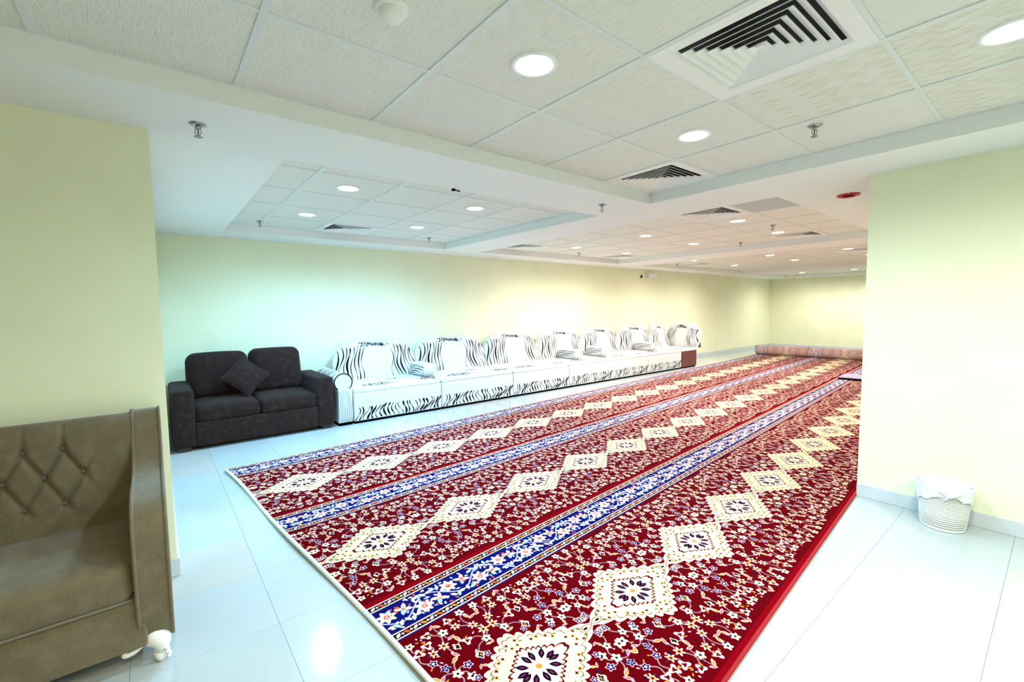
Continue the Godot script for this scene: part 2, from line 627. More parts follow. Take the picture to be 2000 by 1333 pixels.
func materials() -> void:
	var wall := flat(Color.WHITE, 0.75, 0.0, 0.35)
	var wc := Color(0.925, 0.935, 0.815)
	wall.albedo_texture = noise_tex(0.006, [wc.darkened(0.018), wc, wc.lightened(0.03)], 512, 3)
	wall.uv1_triplanar = true
	wall.uv1_world_triplanar = true
	wall.uv1_scale = Vector3.ONE * 0.5
	wall.heightmap_enabled = true
	wall.heightmap_texture = noise_tex(0.05, [], 256, 9)
	wall.heightmap_scale = 0.12
	M.wall = wall
	var gypsum := flat(Color(0.93, 0.935, 0.935), 0.8, 0.0, 0.3)
	M.gypsum = gypsum
	var tile := flat(Color.WHITE, 0.9, 0.0, 0.2)
	var tc := Color(0.925, 0.922, 0.90)
	tile.albedo_texture = noise_tex(0.03, [tc.darkened(0.05), tc, tc.lightened(0.08)], 512, 21)
	tile.uv1_triplanar = true
	tile.uv1_world_triplanar = true
	tile.uv1_scale = Vector3(7.0, 1.0, 0.8)
	tile.heightmap_enabled = true
	tile.heightmap_texture = noise_tex(0.06, [], 512, 23)
	tile.heightmap_scale = 0.25
	M.tile = tile
	var stained := tile.duplicate()
	stained.albedo_texture = noise_tex(0.02, [Color(0.78, 0.76, 0.62), tc, tc.lightened(0.06)], 512, 29)
	M.stained_tile = stained
	M.grey_panel = flat(Color(0.74, 0.76, 0.77), 0.6)
	M.grid = flat(Color(0.87, 0.885, 0.89), 0.45)
	M.white = flat(Color(0.93, 0.93, 0.93), 0.4)
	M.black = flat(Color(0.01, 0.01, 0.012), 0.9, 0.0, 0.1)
	M.plenum = flat(Color(0.66, 0.67, 0.68), 0.6, 0.0, 0.4)
	for i in 3:
		var f := flat(Color.WHITE, 0.10, 0.0, 0.5)
		var fc: Color = [Color(0.715, 0.745, 0.75), Color(0.71, 0.745, 0.745), Color(0.745, 0.738, 0.725)][i]
		f.albedo_texture = noise_tex(0.004, [fc.darkened(0.02), fc, fc.lightened(0.03)], 256, 31 + i)
		f.uv1_triplanar = true
		f.uv1_world_triplanar = true
		M["floor%d" % i] = f
	M.grout = flat(Color(0.55, 0.57, 0.57), 0.8)
	M.skirting = flat(Color(0.80, 0.83, 0.85), 0.18)
	M.chrome = flat(Color(0.62, 0.64, 0.66), 0.22, 1.0)
	M.bulb = flat(Color(0.62, 0.03, 0.03), 0.1)
	var cell := carpet_cell()
	M.carpet = printed(cell, true, 0.95)
	M.carpet.metallic_specular = 0.1
	var faded: Image = cell.duplicate()
	var wash := Image.create(faded.get_width(), faded.get_height(), false, Image.FORMAT_RGBA8)
	wash.fill(Color(0.82, 0.72, 0.69, 0.72))
	faded.clear_mipmaps()
	faded.convert(Image.FORMAT_RGBA8)
	faded.blend_rect(wash, Rect2i(Vector2i.ZERO, wash.get_size()), Vector2i.ZERO)
	M.backing = printed(faded, true, 0.95)
	M.lap = flat(Color(0.60, 0.57, 0.66), 0.9)
	M.binding = flat(Color(0.88, 0.87, 0.82), 0.9)
	M.red_binding = flat(Color(0.62, 0.02, 0.09), 0.8)
	M.olive = cloth(Color(0.43, 0.39, 0.30), 0.07, 2.2, 0.55, 51)
	M.olive_piping = cloth(Color(0.45, 0.41, 0.33), 0.05, 3.0, 0.4, 53)
	M.brown = cloth(Color(0.155, 0.098, 0.084), 0.08, 2.0, 0.08, 61)
	M.brown_leg = flat(Color(0.20, 0.14, 0.11), 0.5)
	M.linen = flat(LINEN, 0.9, 0.0, 0.3)
	M.back_print = printed(back_print())
	M.front_print = printed(front_print())
	M.seat_print = printed(seat_print())
	M.bolster_print = printed(bolster_print())
	M.arm_print = printed(arm_print())
	M.brown_panel = cloth(Color(0.40, 0.22, 0.20), 0.1, 4.0, 0.1, 71)
	M.basket = flat(Color(0.88, 0.88, 0.86), 0.5)
	M.bag = flat(Color(0.93, 0.93, 0.95), 0.35)
	M.alarm_red = flat(Color(0.70, 0.03, 0.07), 0.4)

# ------------------------------------------------------------------ walls and floor
func wall_block(called: String, lo: Vector3, hi: Vector3) -> void:
	var o := MeshInstance3D.new()
	o.name = called
	o.mesh = box_mesh(lo, hi)
	o.material_override = M.wall
	o.set_meta("kind", "structure")
	add_child(o)

func skirting(called: String, a: Vector3, b: Vector3, n: Vector3) -> void:
	# tiled skirting from a to b, n points into the room
	var o := structure(called)
	var length := a.distance_to(b)
	var count := maxi(1, int(round(length / 0.48)))
	var d := (b - a) / count
	for k in count:
		var p := a + d * k + d.normalized() * 0.0012
		var q := a + d * (k + 1) - d.normalized() * 0.0012
		var lo := Vector3(minf(p.x, q.x), 0.0, minf(p.z, q.z))
		var hi := Vector3(maxf(p.x, q.x), 0.09, maxf(p.z, q.z))
		for axis in [0, 2]:
			if n[axis] > 0.0:
				hi[axis] += 0.013
			elif n[axis] < 0.0:
				lo[axis] -= 0.013
		put("skirting_tile", bevel_box(lo, hi, 0.0025), M.skirting, o)

func build_shell() -> void:
	var top := 2.85
	wall_block("wall_back", Vector3(-0.3, 0, BACK_Z - 0.2), Vector3(END_X + 0.2, top, BACK_Z))
	wall_block("wall_end", Vector3(END_X, 0, BACK_Z), Vector3(END_X + 0.2, top, RIGHT_Z + 0.2))
	wall_block("wall_hall_left", Vector3(LEFT_X - 0.25, 0, BACK_Z), Vector3(LEFT_X, top, LEFT_Z))
	wall_block("wall_left", Vector3(FAR_LEFT_X - 0.2, 0, LEFT_Z - 0.25), Vector3(LEFT_X - 0.25, top, LEFT_Z))
	wall_block("wall_right", Vector3(RIGHT_X, 0, RIGHT_Z), Vector3(RIGHT_X + 0.25, top, REAR_Z + 0.2))
	wall_block("wall_hall_right", Vector3(RIGHT_X + 0.25, 0, RIGHT_Z), Vector3(END_X, top, RIGHT_Z + 0.25))
	wall_block("wall_rear", Vector3(FAR_LEFT_X - 0.2, 0, REAR_Z), Vector3(RIGHT_X, top, REAR_Z + 0.2))
	wall_block("wall_far_left", Vector3(FAR_LEFT_X - 0.2, 0, LEFT_Z), Vector3(FAR_LEFT_X, top, REAR_Z))
	skirting("baseboard_right", Vector3(RIGHT_X, 0, -0.886), Vector3(RIGHT_X, 0, REAR_Z), Vector3(-1, 0, 0))
	skirting("baseboard_left", Vector3(FAR_LEFT_X, 0, LEFT_Z), Vector3(LEFT_X + 0.013, 0, LEFT_Z), Vector3(0, 0, 1))
	skirting("baseboard_hall_left", Vector3(LEFT_X, 0, BACK_Z), Vector3(LEFT_X, 0, LEFT_Z), Vector3(1, 0, 0))
	skirting("baseboard_back", Vector3(LEFT_X + 0.013, 0, BACK_Z), Vector3(END_X - 0.013, 0, BACK_Z), Vector3(0, 0, 1))
	skirting("baseboard_end", Vector3(END_X, 0, BACK_Z), Vector3(END_X, 0, RIGHT_Z), Vector3(-1, 0, 0))
	# polished floor tiles on a bed; those that the runners cover whole are left as bed
	var o := structure("floor")
	put("bed", box_mesh(Vector3(FAR_LEFT_X - 0.2, -0.25, BACK_Z - 0.2), Vector3(END_X + 0.2, -0.0085, REAR_Z + 0.2)), M.grout, o)
	rng.seed = 77
	var sx := 0.4937
	var sz := 0.4826
	var shared := bevel_box(Vector3(0.0005, -0.009, 0.0005), Vector3(sx - 0.0005, 0.0, sz - 0.0005), 0.0005)
	var rest := begin()
	var count := 0
	for i in range(-8, 33):
		for j in range(-13, 6):
			var x := 0.355 + sx * i
			var z := -0.138 + sz * j
			if x > END_X or z > REAR_Z or x + sx < FAR_LEFT_X or z + sz < BACK_Z:
				continue
			var v := (z + sz / 2.0) * 0.9968 + (x + sx / 2.0) * 0.0797
			var along := (x + sx / 2.0) * 0.9968 - (z + sz / 2.0) * 0.0797
			var covered := v > -4.0 and v < -0.95 and along > 1.15
			if covered or (x < LEFT_X - sx and z + sz < LEFT_Z) or (x > RIGHT_X + 0.1 and z > RIGHT_Z):
				continue
			if count < 290 and x > -1.7 and x < 12.0 and z < 0.9:
				count += 1
				var pick := rng.randf()
				put("floor_tile", shared, M.floor2 if pick > 0.87 else (M.floor1 if pick > 0.45 else M.floor0), o, Vector3(x, 0, z))
			else:
				box(rest, Vector3(x + 0.0008, -0.009, z + 0.0008), Vector3(x + sx - 0.0008, 0.0, z + sz - 0.0008))
	var r := put("distant_floor_tiles", done(rest), M.floor0, o)
	r.set_meta("kind", "stuff")

# ------------------------------------------------------------------ ceiling
var coffers := [
	# x0, z0, x1, z1, first grid line x, first grid line z
	[-1.47, -2.275, 3.33, 1.925, 0.33, -1.675],
	[0.64, -5.72, 3.36, -2.86, 0.95, -3.3],
	[3.96, -5.72, 7.3, -1.52, 4.3, -2.1],
	[8.05, -5.72, 12.6, -1.52, 8.3, -2.1],
	[13.1, -5.72, 15.7, -1.52, 13.3, -2.1],
]
var diffuser_at := [[1.83, -0.775], [3.03, -1.975], [1.85, -5.4], [4.6, -2.4], [4.6, -5.4], [7.0, -2.4], [7.0, -5.4], [9.8, -5.4], [9.8, -2.4]]

func build_ceiling() -> void:
	var o := structure("ceiling")
	# the flat plaster soffit with the recesses left open
	var xs := [FAR_LEFT_X - 0.2, END_X + 0.2]
	for c in coffers:
		xs.append(c[0]); xs.append(c[2])
	xs.sort()
	var st := begin()
	for i in xs.size() - 1:
		if xs[i + 1] - xs[i] < 0.001:
			continue
		var mid: float = (xs[i] + xs[i + 1]) / 2.0
		var cuts := []
		for c in coffers:
			if c[0] < mid and mid < c[2]:
				cuts.append([c[1], c[3]])
		cuts.sort()
		var z := BACK_Z - 0.2
		for k in cuts:
			box(st, Vector3(xs[i], SOFFIT, z), Vector3(xs[i + 1], 2.85, k[0]))
			z = k[1]
		box(st, Vector3(xs[i], SOFFIT, z), Vector3(xs[i + 1], 2.85, REAR_Z + 0.2))
	put("soffit", done(st), M.gypsum, o)
	put("roof_slab", box_mesh(Vector3(FAR_LEFT_X - 0.2, 2.85, BACK_Z - 0.2), Vector3(END_X + 0.2, 3.0, REAR_Z + 0.2)), M.gypsum, o)
	rng.seed = 99
	var count := 0
	var rest := begin()
	for n in coffers.size():
		var c: Array = coffers[n]
		var gx := lines(c[0], c[2], c[4])
		var gz := lines(c[1], c[3], c[5])
		for i in gx.size() - 1:
			for j in gz.size() - 1:
				var skip := false
				for d in diffuser_at:
					if d[0] > gx[i] and d[0] < gx[i + 1] and d[1] > gz[j] and d[1] < gz[j + 1]:
						skip = true
				if skip:
					continue
				var lo := Vector3(gx[i] + 0.006, TILE_Y, gz[j] + 0.006)
				var hi := Vector3(gx[i + 1] - 0.006, TILE_Y + 0.015, gz[j + 1] - 0.006)
				if count < 290:
					count += 1
					var dirty: bool = n == 0 and ((i == 6 and j == 2) or (i == 6 and j == 3) or (i == 7 and j == 3))
					var plain: bool = n == 2 and absf(lo.x - 4.306) < 0.02 and hi.z > -1.6
					put("ceiling_tile", bevel_box(lo, hi, 0.003), M.grey_panel if plain else (M.stained_tile if dirty else M.tile), o)
				else:
					box(rest, lo, hi)
		for x in gx:
			put("grid_bar", box_mesh(Vector3(maxf(x - 0.012, c[0]), TILE_Y - 0.005, c[1]), Vector3(minf(x + 0.012, c[2]), TILE_Y + 0.02, c[3])), M.grid, o)
		for z in gz:
			for i in gx.size() - 1:
				put("cross_bar", box_mesh(Vector3(gx[i] + 0.012, TILE_Y - 0.004, maxf(z - 0.010, c[1])), Vector3(gx[i + 1] - 0.012, TILE_Y + 0.02, minf(z + 0.010, c[3]))), M.grid, o)
	if count >= 290:
		put("distant_ceiling_tiles", done(rest), M.tile, o).set_meta("kind", "stuff")

func lines(a: float, b: float, first: float) -> Array:
	var out := [a]
	var x := first
	while x - 0.6 > a + 0.04:
		x -= 0.6
	while x < b - 0.04:
		if x > a + 0.04:
			out.append(x)
		x += 0.6
	out.append(b)
	return out

# ------------------------------------------------------------------ lamps
func build_lamps() -> void:
	var ring := lathe_mesh([Vector2(0.071, 0.0), Vector2(0.074, -0.008), Vector2(0.088, -0.009), Vector2(0.094, -0.005), Vector2(0.095, 0.0)], 32)
	var disc := lathe_mesh([Vector2(0.074, -0.002), Vector2(0.05, -0.0065), Vector2(0.0, -0.0075)], 32)
	var cool := Color(0.76, 0.92, 1.0)
	var blue := Color(0.62, 0.845, 1.0)
	var warm := Color(1.0, 0.94, 0.84)
	var white := Color(1.0, 0.985, 0.96)
	var near := "round downlight set in the entrance recess, past the large air diffuser"
	var g0 := "downlights over the entrance area"
	var g1 := "downlights above the loveseat"
	var g2 := "downlights above the middle of the hall"
	var g3 := "downlights towards the far end"
	var list := [
		[1.23, -1.375, cool, "bright round downlight near the smoke detector over the entrance", g0, 0.92],
		[2.43, -1.375, cool, "bright round downlight between the corner air diffuser and the large one", g0, 0.92],
		[2.43, -0.175, warm, "bright warm round downlight in the stained ceiling tile by the right wall", g0, 0.92],
		[1.23, -0.175, cool, near, g0, 0.92],
		[1.23, 1.025, warm, near, g0, 0.92],
		[2.43, 1.025, cool, near, g0, 0.92],
		[0.03, 0.425, Color(1.0, 0.86, 0.58), near, g0, 1.4],
		[1.25, -3.6, blue, "bluish downlight in the recess above the loveseat, in the tile nearest the beam sprinkler", g1, 1.55],
		[2.45, -3.6, blue, "bluish downlight in the loveseat recess, between the dark fitting and the middle recess", g1, 1.55],
		[1.25, -4.8, blue, "bluish downlight above the loveseat, beside that recess's air diffuser", g1, 1.55],
		[2.45, -4.8, blue, "bluish downlight above the rolled arm of the first zebra sofa section", g1, 1.55],
		[5.2, -2.4, white, "glaring round downlight beside the air diffuser next to the plain grey ceiling panel", g2, 1.12],
		[5.22, -3.62, white, "glaring round downlight in the middle recess, over the carpet's middle runner", g2, 1.12],
		[5.3, -4.95, white, "glaring round downlight above the third zebra sofa section", g2, 1.12],
		[6.5, -3.65, white, "round downlight in the middle recess, near the small far-edge sprinkler", g2, 1.12],
		[6.45, -2.45, white, "round downlight touching the slots of an air diffuser beside a hanging sprinkler", g2, 1.12],
		[6.6, -4.98, white, "round downlight beside the air diffuser above the fifth zebra sofa section", g2, 1.12],
	]
	for p in [[9.2, -3.63], [10.6, -3.68], [10.7, -4.98], [8.8, -4.95], [9.35, -2.44], [10.7, -2.44]]:
		list.append([p[0], p[1], white, "round white downlight in the recess past the last zebra sofa", g3, 1.0])
	for p in [[14.9, -3.73], [14.8, -4.95], [14.9, -2.4]]:
		list.append([p[0], p[1], white, "round white downlight in the recess over the rolled carpet end", "downlights by the end wall", 1.0])
	for a in list:
		var t := thing("downlight", a[3], "downlight", Vector3(a[0], TILE_Y, a[1]), 0.0, a[4])
		put("trim_ring", ring, M.white, t)
		var c: Color = a[2]
		var key := "lens_%s" % c.to_html(false)
		if not M.has(key):
			var lm := flat(Color(0.9, 0.9, 0.9), 0.5)
			lm.emission_enabled = true
			lm.emission = c.lerp(Color.WHITE, 0.5)
			lm.emission_energy_multiplier = 7.0
			M[key] = lm
		put("lens", disc, M[key], t)
		var l := SpotLight3D.new()
		l.name = "light"
		l.light_color = c
		l.light_energy = 1.25 * float(a[5])
		l.light_size = 0.06
		l.spot_angle = 84.0
		l.spot_angle_attenuation = 0.75
		l.spot_range = 25.0
		l.spot_attenuation = 2.0
		l.shadow_enabled = true
		l.position = Vector3(0, -0.014, 0)
		l.rotation.x = -PI / 2.0
		t.add_child(l)

# ------------------------------------------------------------------ air diffusers and small ceiling fittings
func make_diffuser() -> Node3D:
	var t := thing("air_diffuser", "", "air diffuser", Vector3.ZERO)
	var h := 0.292
	var st := begin()
	st.set_smooth_group(-1)
	# outer flange, 0.292 down to 0.215
	var rings := [[h, 0.012], [h, -0.006], [h - 0.012, -0.006], [0.232, -0.001], [0.214, 0.012]]
	for i in rings.size() - 1:
		square_ring(st, rings[i][0], rings[i][1], rings[i + 1][0], rings[i + 1][1])
	put("frame", done(st), M.white, t)
	for k in 6:
		var s := 0.205 - 0.034 * k
		var b := begin()
		b.set_smooth_group(-1)
		square_ring(b, s, -0.004, s - 0.029, 0.012)
		square_ring(b, s - 0.0015, 0.0, s, -0.004)
		square_ring(b, s - 0.0295, 0.0145, s - 0.0015, 0.0)
		put("louvre", done(b), M.white, t)
	var hub := begin()
	box(hub, Vector3(-0.013, 0.0, -0.013), Vector3(0.013, 0.014, 0.013))
	put("centre_plate", done(hub), M.white, t)
	var pl := begin()
	pl.set_smooth_group(-1)
	var d := 0.46
	box(pl, Vector3(-h, d, -h), Vector3(h, d + 0.01, h))
	square_ring(pl, h - 0.004, d, h - 0.004, 0.0125)
	put("plenum_box", done(pl), M.plenum, t)
	return t

func square_ring(st: SurfaceTool, s0: float, y0: float, s1: float, y1: float) -> void:
	var k := [Vector2(-1, -1), Vector2(1, -1), Vector2(1, 1), Vector2(-1, 1)]
	for i in 4:
		var a: Vector2 = k[i]
		var b: Vector2 = k[(i + 1) % 4]
		quad(st, Vector3(a.x * s0, y0, a.y * s0), Vector3(a.x * s1, y1, a.y * s1), Vector3(b.x * s1, y1, b.y * s1), Vector3(b.x * s0, y0, b.y * s0))

func build_diffusers() -> void:
	var labels := [
		"large square white air diffuser with dark slots beside the stained ceiling tiles",
		"square air diffuser in the corner of the entrance recess, against both plaster edges",
		"square air diffuser in the recess above the brown loveseat",
		"square air diffuser beside the plain grey ceiling panel",
		"square air diffuser above the second and third zebra sofa sections",
		"square air diffuser past the hanging sprinkler in the middle recess, away from the sofas",
		"square air diffuser above the fourth and fifth zebra sofa sections",
		"square air diffuser in the far recess, on the emergency light's side",
		"square air diffuser in the far recess, half hidden by the right wall",
	]
	for i in diffuser_at.size():
		var t: Node3D
		if i == 0:
			t = make_diffuser()
			diffuser0 = t
		else:
			t = diffuser0.duplicate()
			t.name = numbered("air_diffuser")
			add_child(t)
		t.position = Vector3(diffuser_at[i][0], TILE_Y, diffuser_at[i][1])
		tag(t, labels[i], "air diffuser", "ceiling air diffusers")

func make_sprinkler() -> Node3D:
	var t := thing("fire_sprinkler", "", "sprinkler", Vector3.ZERO)
	put("escutcheon", lathe_mesh([Vector2(0.036, 0.0), Vector2(0.035, -0.004), Vector2(0.022, -0.010), Vector2(0.012, -0.012), Vector2(0.0, -0.012)], 20), M.chrome, t)
	put("body", lathe_mesh([Vector2(0.011, -0.010), Vector2(0.012, -0.022), Vector2(0.007, -0.024), Vector2(0.0, -0.024)], 12), M.chrome, t)
	for s in [-1.0, 1.0]:
		put("frame_arm", tube_mesh(curve([Vector3(s * 0.009, -0.020, 0), Vector3(s * 0.014, -0.032, 0), Vector3(s * 0.011, -0.044, 0), Vector3(s * 0.002, -0.052, 0)], 4), [0.0022], 6), M.chrome, t)
	put("glass_bulb", tube_mesh([Vector3(0, -0.023, 0), Vector3(0, -0.030, 0), Vector3(0, -0.042, 0), Vector3(0, -0.050, 0)], [0.0015, 0.0028, 0.0028, 0.0012], 8), M.bulb, t)
	put("deflector", lathe_mesh([Vector2(0.0, -0.053), Vector2(0.006, -0.053), Vector2(0.018, -0.057), Vector2(0.018, -0.059), Vector2(0.0, -0.057)], 16), M.chrome, t)
	return t

func build_ceiling_bits() -> void:
	var spots := [
		[0.21, SOFFIT, -2.58, "hanging chrome sprinkler on the plaster beam near the left wall corner"],
		[3.02, SOFFIT, -2.53, "hanging sprinkler on the plaster strip between the three recesses"],
		[2.83, TILE_Y, -0.91, "hanging chrome sprinkler on a ceiling tile beside the right wall"],
		[5.84, TILE_Y, -2.28, "hanging sprinkler beside a downlight in the middle recess"],
		[7.0, TILE_Y, -3.18, "small sprinkler at the far edge of the middle recess"],
		[5.85, TILE_Y, -5.41, "small sprinkler above the third zebra sofa section"],
		[9.2, TILE_Y, -5.55, "small sprinkler in the far recess near the emergency light"],
		[0.94, TILE_Y, -5.44, "small sprinkler in the loveseat recess near the left corner"],
		[2.94, TILE_Y, -5.43, "small sprinkler in the loveseat recess above the first zebra sofa"],
	]
	for i in spots.size():
		var s: Array = spots[i]
		var t: Node3D
		if i == 0:
			t = make_sprinkler()
			sprinkler0 = t
		else:
			t = sprinkler0.duplicate()
			t.name = numbered("fire_sprinkler")
			add_child(t)
		t.position = Vector3(s[0], s[1], s[2])
		t.rotation.y = -0.6
		tag(t, s[3], "sprinkler", "fire sprinklers")
	var t := thing("pipe_stub", "small dark fitting on the plaster edge of the loveseat recess", "fitting", Vector3(1.75, SOFFIT, -2.845))
	put("socket", lathe_mesh([Vector2(0.015, 0.0), Vector2(0.015, -0.012), Vector2(0.0, -0.012)], 12), M.black, t)
	put("tail", tube_mesh([Vector3(0.01, -0.006, 0.0), Vector3(0.035, -0.008, 0.003), Vector3(0.05, -0.012, 0.004)], [0.004, 0.004, 0.006], 6), M.black, t)
	t = thing("smoke_detector", "round white smoke detector on a ceiling tile above the tufted sofa", "smoke detector", Vector3(0.645, TILE_Y, -1.40))
	put("base", lathe_mesh([Vector2(0.052, 0.0), Vector2(0.052, -0.012), Vector2(0.046, -0.015), Vector2(0.0, -0.015)], 24), M.white, t)
	put("chamber", lathe_mesh([Vector2(0.040, -0.015), Vector2(0.038, -0.030), Vector2(0.028, -0.042), Vector2(0.0, -0.046)], 24), M.white, t)
	t = thing("alarm_disc", "flat red round alarm fitting on the plaster beside the right wall", "fire alarm", Vector3(4.36, SOFFIT, -1.15))
	put("rim", lathe_mesh([Vector2(0.078, 0.0), Vector2(0.076, -0.010), Vector2(0.060, -0.014), Vector2(0.045, -0.010), Vector2(0.045, -0.003)], 28), M.alarm_red, t)
	put("face", lathe_mesh([Vector2(0.046, -0.004), Vector2(0.0, -0.004)], 28), M.black, t)
	put("lead", tube_mesh([Vector3(-0.07, -0.004, 0.02), Vector3(-0.10, -0.006, 0.03), Vector3(-0.125, -0.002, 0.045)], [0.003], 6), M.grid, t)
	t = thing("emergency_light", "white box emergency light high on the wall behind the zebra sofas", "emergency light", Vector3(9.24, 2.085, BACK_Z))
	put("housing", soft_box(Vector3(0, 0, 0.045), Vector3(0.30, 0.105, 0.088), 0.012, 2, 2), M.white, t)
	put("lamp_cover", soft_box(Vector3(0.02, -0.005, 0.088), Vector3(0.22, 0.06, 0.02), 0.008, 2, 2), M.bag, t)
	put("end_cap", bevel_box(Vector3(-0.165, -0.05, 0.004), Vector3(-0.15, 0.052, 0.08), 0.003), M.grid, t)
	put("plug", lathe_mesh([Vector2(0.0, 0.035), Vector2(0.018, 0.03), Vector2(0.02, -0.02), Vector2(0.0, -0.03)], 12), M.black, t, Vector3(-0.36, -0.03, 0.02))
	put("cable", tube_mesh(curve([Vector3(-0.36, -0.05, 0.02), Vector3(-0.36, -0.13, 0.012), Vector3(-0.30, -0.15, 0.012), Vector3(-0.22, -0.13, 0.012), Vector3(-0.16, -0.03, 0.02)], 5), [0.004], 6), M.grid, t)

# ------------------------------------------------------------------ carpet runners
func build_carpets() -> void:
	var labels := [
		"long red patterned carpet runner with blue border, laid along the row of zebra sofas",
		"long red patterned carpet runner lying between the two outer runners",
		"long red patterned carpet runner touching the corner of the right wall, with a folded lap",
	]
	var turn := 0.0798
	var ud := Vector3(cos(turn), 0, -sin(turn))
	var vd := Vector3(sin(turn), 0, cos(turn))
	var w := 1.255
	var u0s := [0.765, 0.765, 0.765]
	for n in 3:
		var v0 := -4.35 + w * n
		var u0: float = u0s[n]
		var length := 13.42 - u0
		var t := thing("carpet_runner", labels[n], "carpet", ud * u0 + vd * v0, turn, "carpet runners")
		var st := begin()
		st.set_smooth_group(0)
		var nx := 150
		var nz := 8
		var pts := []
		for i in nx + 1:
			var f := float(i) / nx
			var x := length * f * (0.35 + 0.65 * f)
			var row := []
			for j in nz + 1:
				var z := 0.002 + (w - 0.004) * j / nz
				var lift := 0.010 * exp(-x * 5.0) * (0.5 + 0.5 * sin((z + n * 1.3) * 4.2 + 0.5))
				var edge := exp(-x * 3.0) * (0.010 * sin((z + n * w) * 3.1) + 0.016 * (z + n * w))
				row.append([Vector3(x + edge, 0.013 + lift, z), Vector2((x + edge + u0 - 1.14) / 0.641 + 0.5, z / w)])
			pts.append(row)
		for i in nx:
			for j in nz:
				quad(st, pts[i][j][0], pts[i + 1][j][0], pts[i + 1][j + 1][0], pts[i][j + 1][0], pts[i][j][1], pts[i + 1][j][1], pts[i + 1][j + 1][1], pts[i][j + 1][1])
		# the sides of the pile
		st.set_smooth_group(1)
		for j in [0, nz]:
			for i in nx:
				var a: Vector3 = pts[i][j][0]
				var b: Vector3 = pts[i + 1][j][0]
				if j == 0:
					quad(st, Vector3(a.x, 0.001, a.z), Vector3(b.x, 0.001, b.z), b, a, pts[i][j][1], pts[i + 1][j][1], pts[i + 1][j][1], pts[i][j][1])
				else:
					quad(st, a, b, Vector3(b.x, 0.001, b.z), Vector3(a.x, 0.001, a.z), pts[i][j][1], pts[i + 1][j][1], pts[i + 1][j][1], pts[i][j][1])
		put("pile", done(st), M.carpet, t)
		# the pale turned-under end
		var b2 := []
		for j in nz + 1:
			var p: Vector3 = pts[0][j][0]
			b2.append(p + Vector3(-0.006, -0.004, 0))
		put("end_binding", tube_mesh(b2, [0.011], 8), M.binding, t)
		if n == 2:
			put("side_binding", tube_mesh([Vector3(0.0, 0.010, w), Vector3(length * 0.3, 0.010, w), Vector3(length, 0.010, w)], [0.008], 8), M.red_binding, t)
			# an end folded over on itself
			put("folded_lap", soft_box(Vector3(9.2, 0.044, w * 0.5 + 0.02), Vector3(0.50, 0.05, w - 0.06), 0.024, 3, 6, Vector3(0, 0.012, 0)), M.lap, t)
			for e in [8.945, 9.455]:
				put("lap_shade", tube_mesh([Vector3(e, 0.030, 0.05), Vector3(e, 0.034, w * 0.5), Vector3(e, 0.030, w - 0.04)], [0.016], 8), M.black, t)  # black tubes stand in for the shaded gaps along the fold
		# the rolled-up rest
		var roll := begin()
		roll.set_smooth_group(0)
		var rad := 0.125
		for k in 40:
			var a0 := TAU * k / 40.0
			var a1 := TAU * (k + 1) / 40.0
			for s in 6:
				var z0 := w * s / 6.0
				var z1 := w * (s + 1) / 6.0
				var f0 := Vector3(length + sin(a0) * rad, 0.014 + rad + cos(a0) * rad, 0)
				var f1 := Vector3(length + sin(a1) * rad, 0.014 + rad + cos(a1) * rad, 0)
				quad(roll, f0 + Vector3(0, 0, z0), f1 + Vector3(0, 0, z0), f1 + Vector3(0, 0, z1), f0 + Vector3(0, 0, z1), Vector2(a0 * rad / 0.64, z0 / w), Vector2(a1 * rad / 0.64, z0 / w), Vector2(a1 * rad / 0.64, z1 / w), Vector2(a0 * rad / 0.64, z1 / w))
		var ro := put("rolled_end", done(roll), M.backing, t)
		var spiral := begin()
		for z in [0.001, w - 0.001]:
			var line := []
			for k in 64:
				var a := TAU * 3.0 * k / 63.0
				var rr := lerpf(0.02, rad - 0.006, k / 63.0)
				line.append(Vector3(length + sin(a) * rr, 0.014 + rad + cos(a) * rr, z))
			tube(spiral, line, [0.013], 5)
		put("coil", done(spiral), M.carpet, ro)

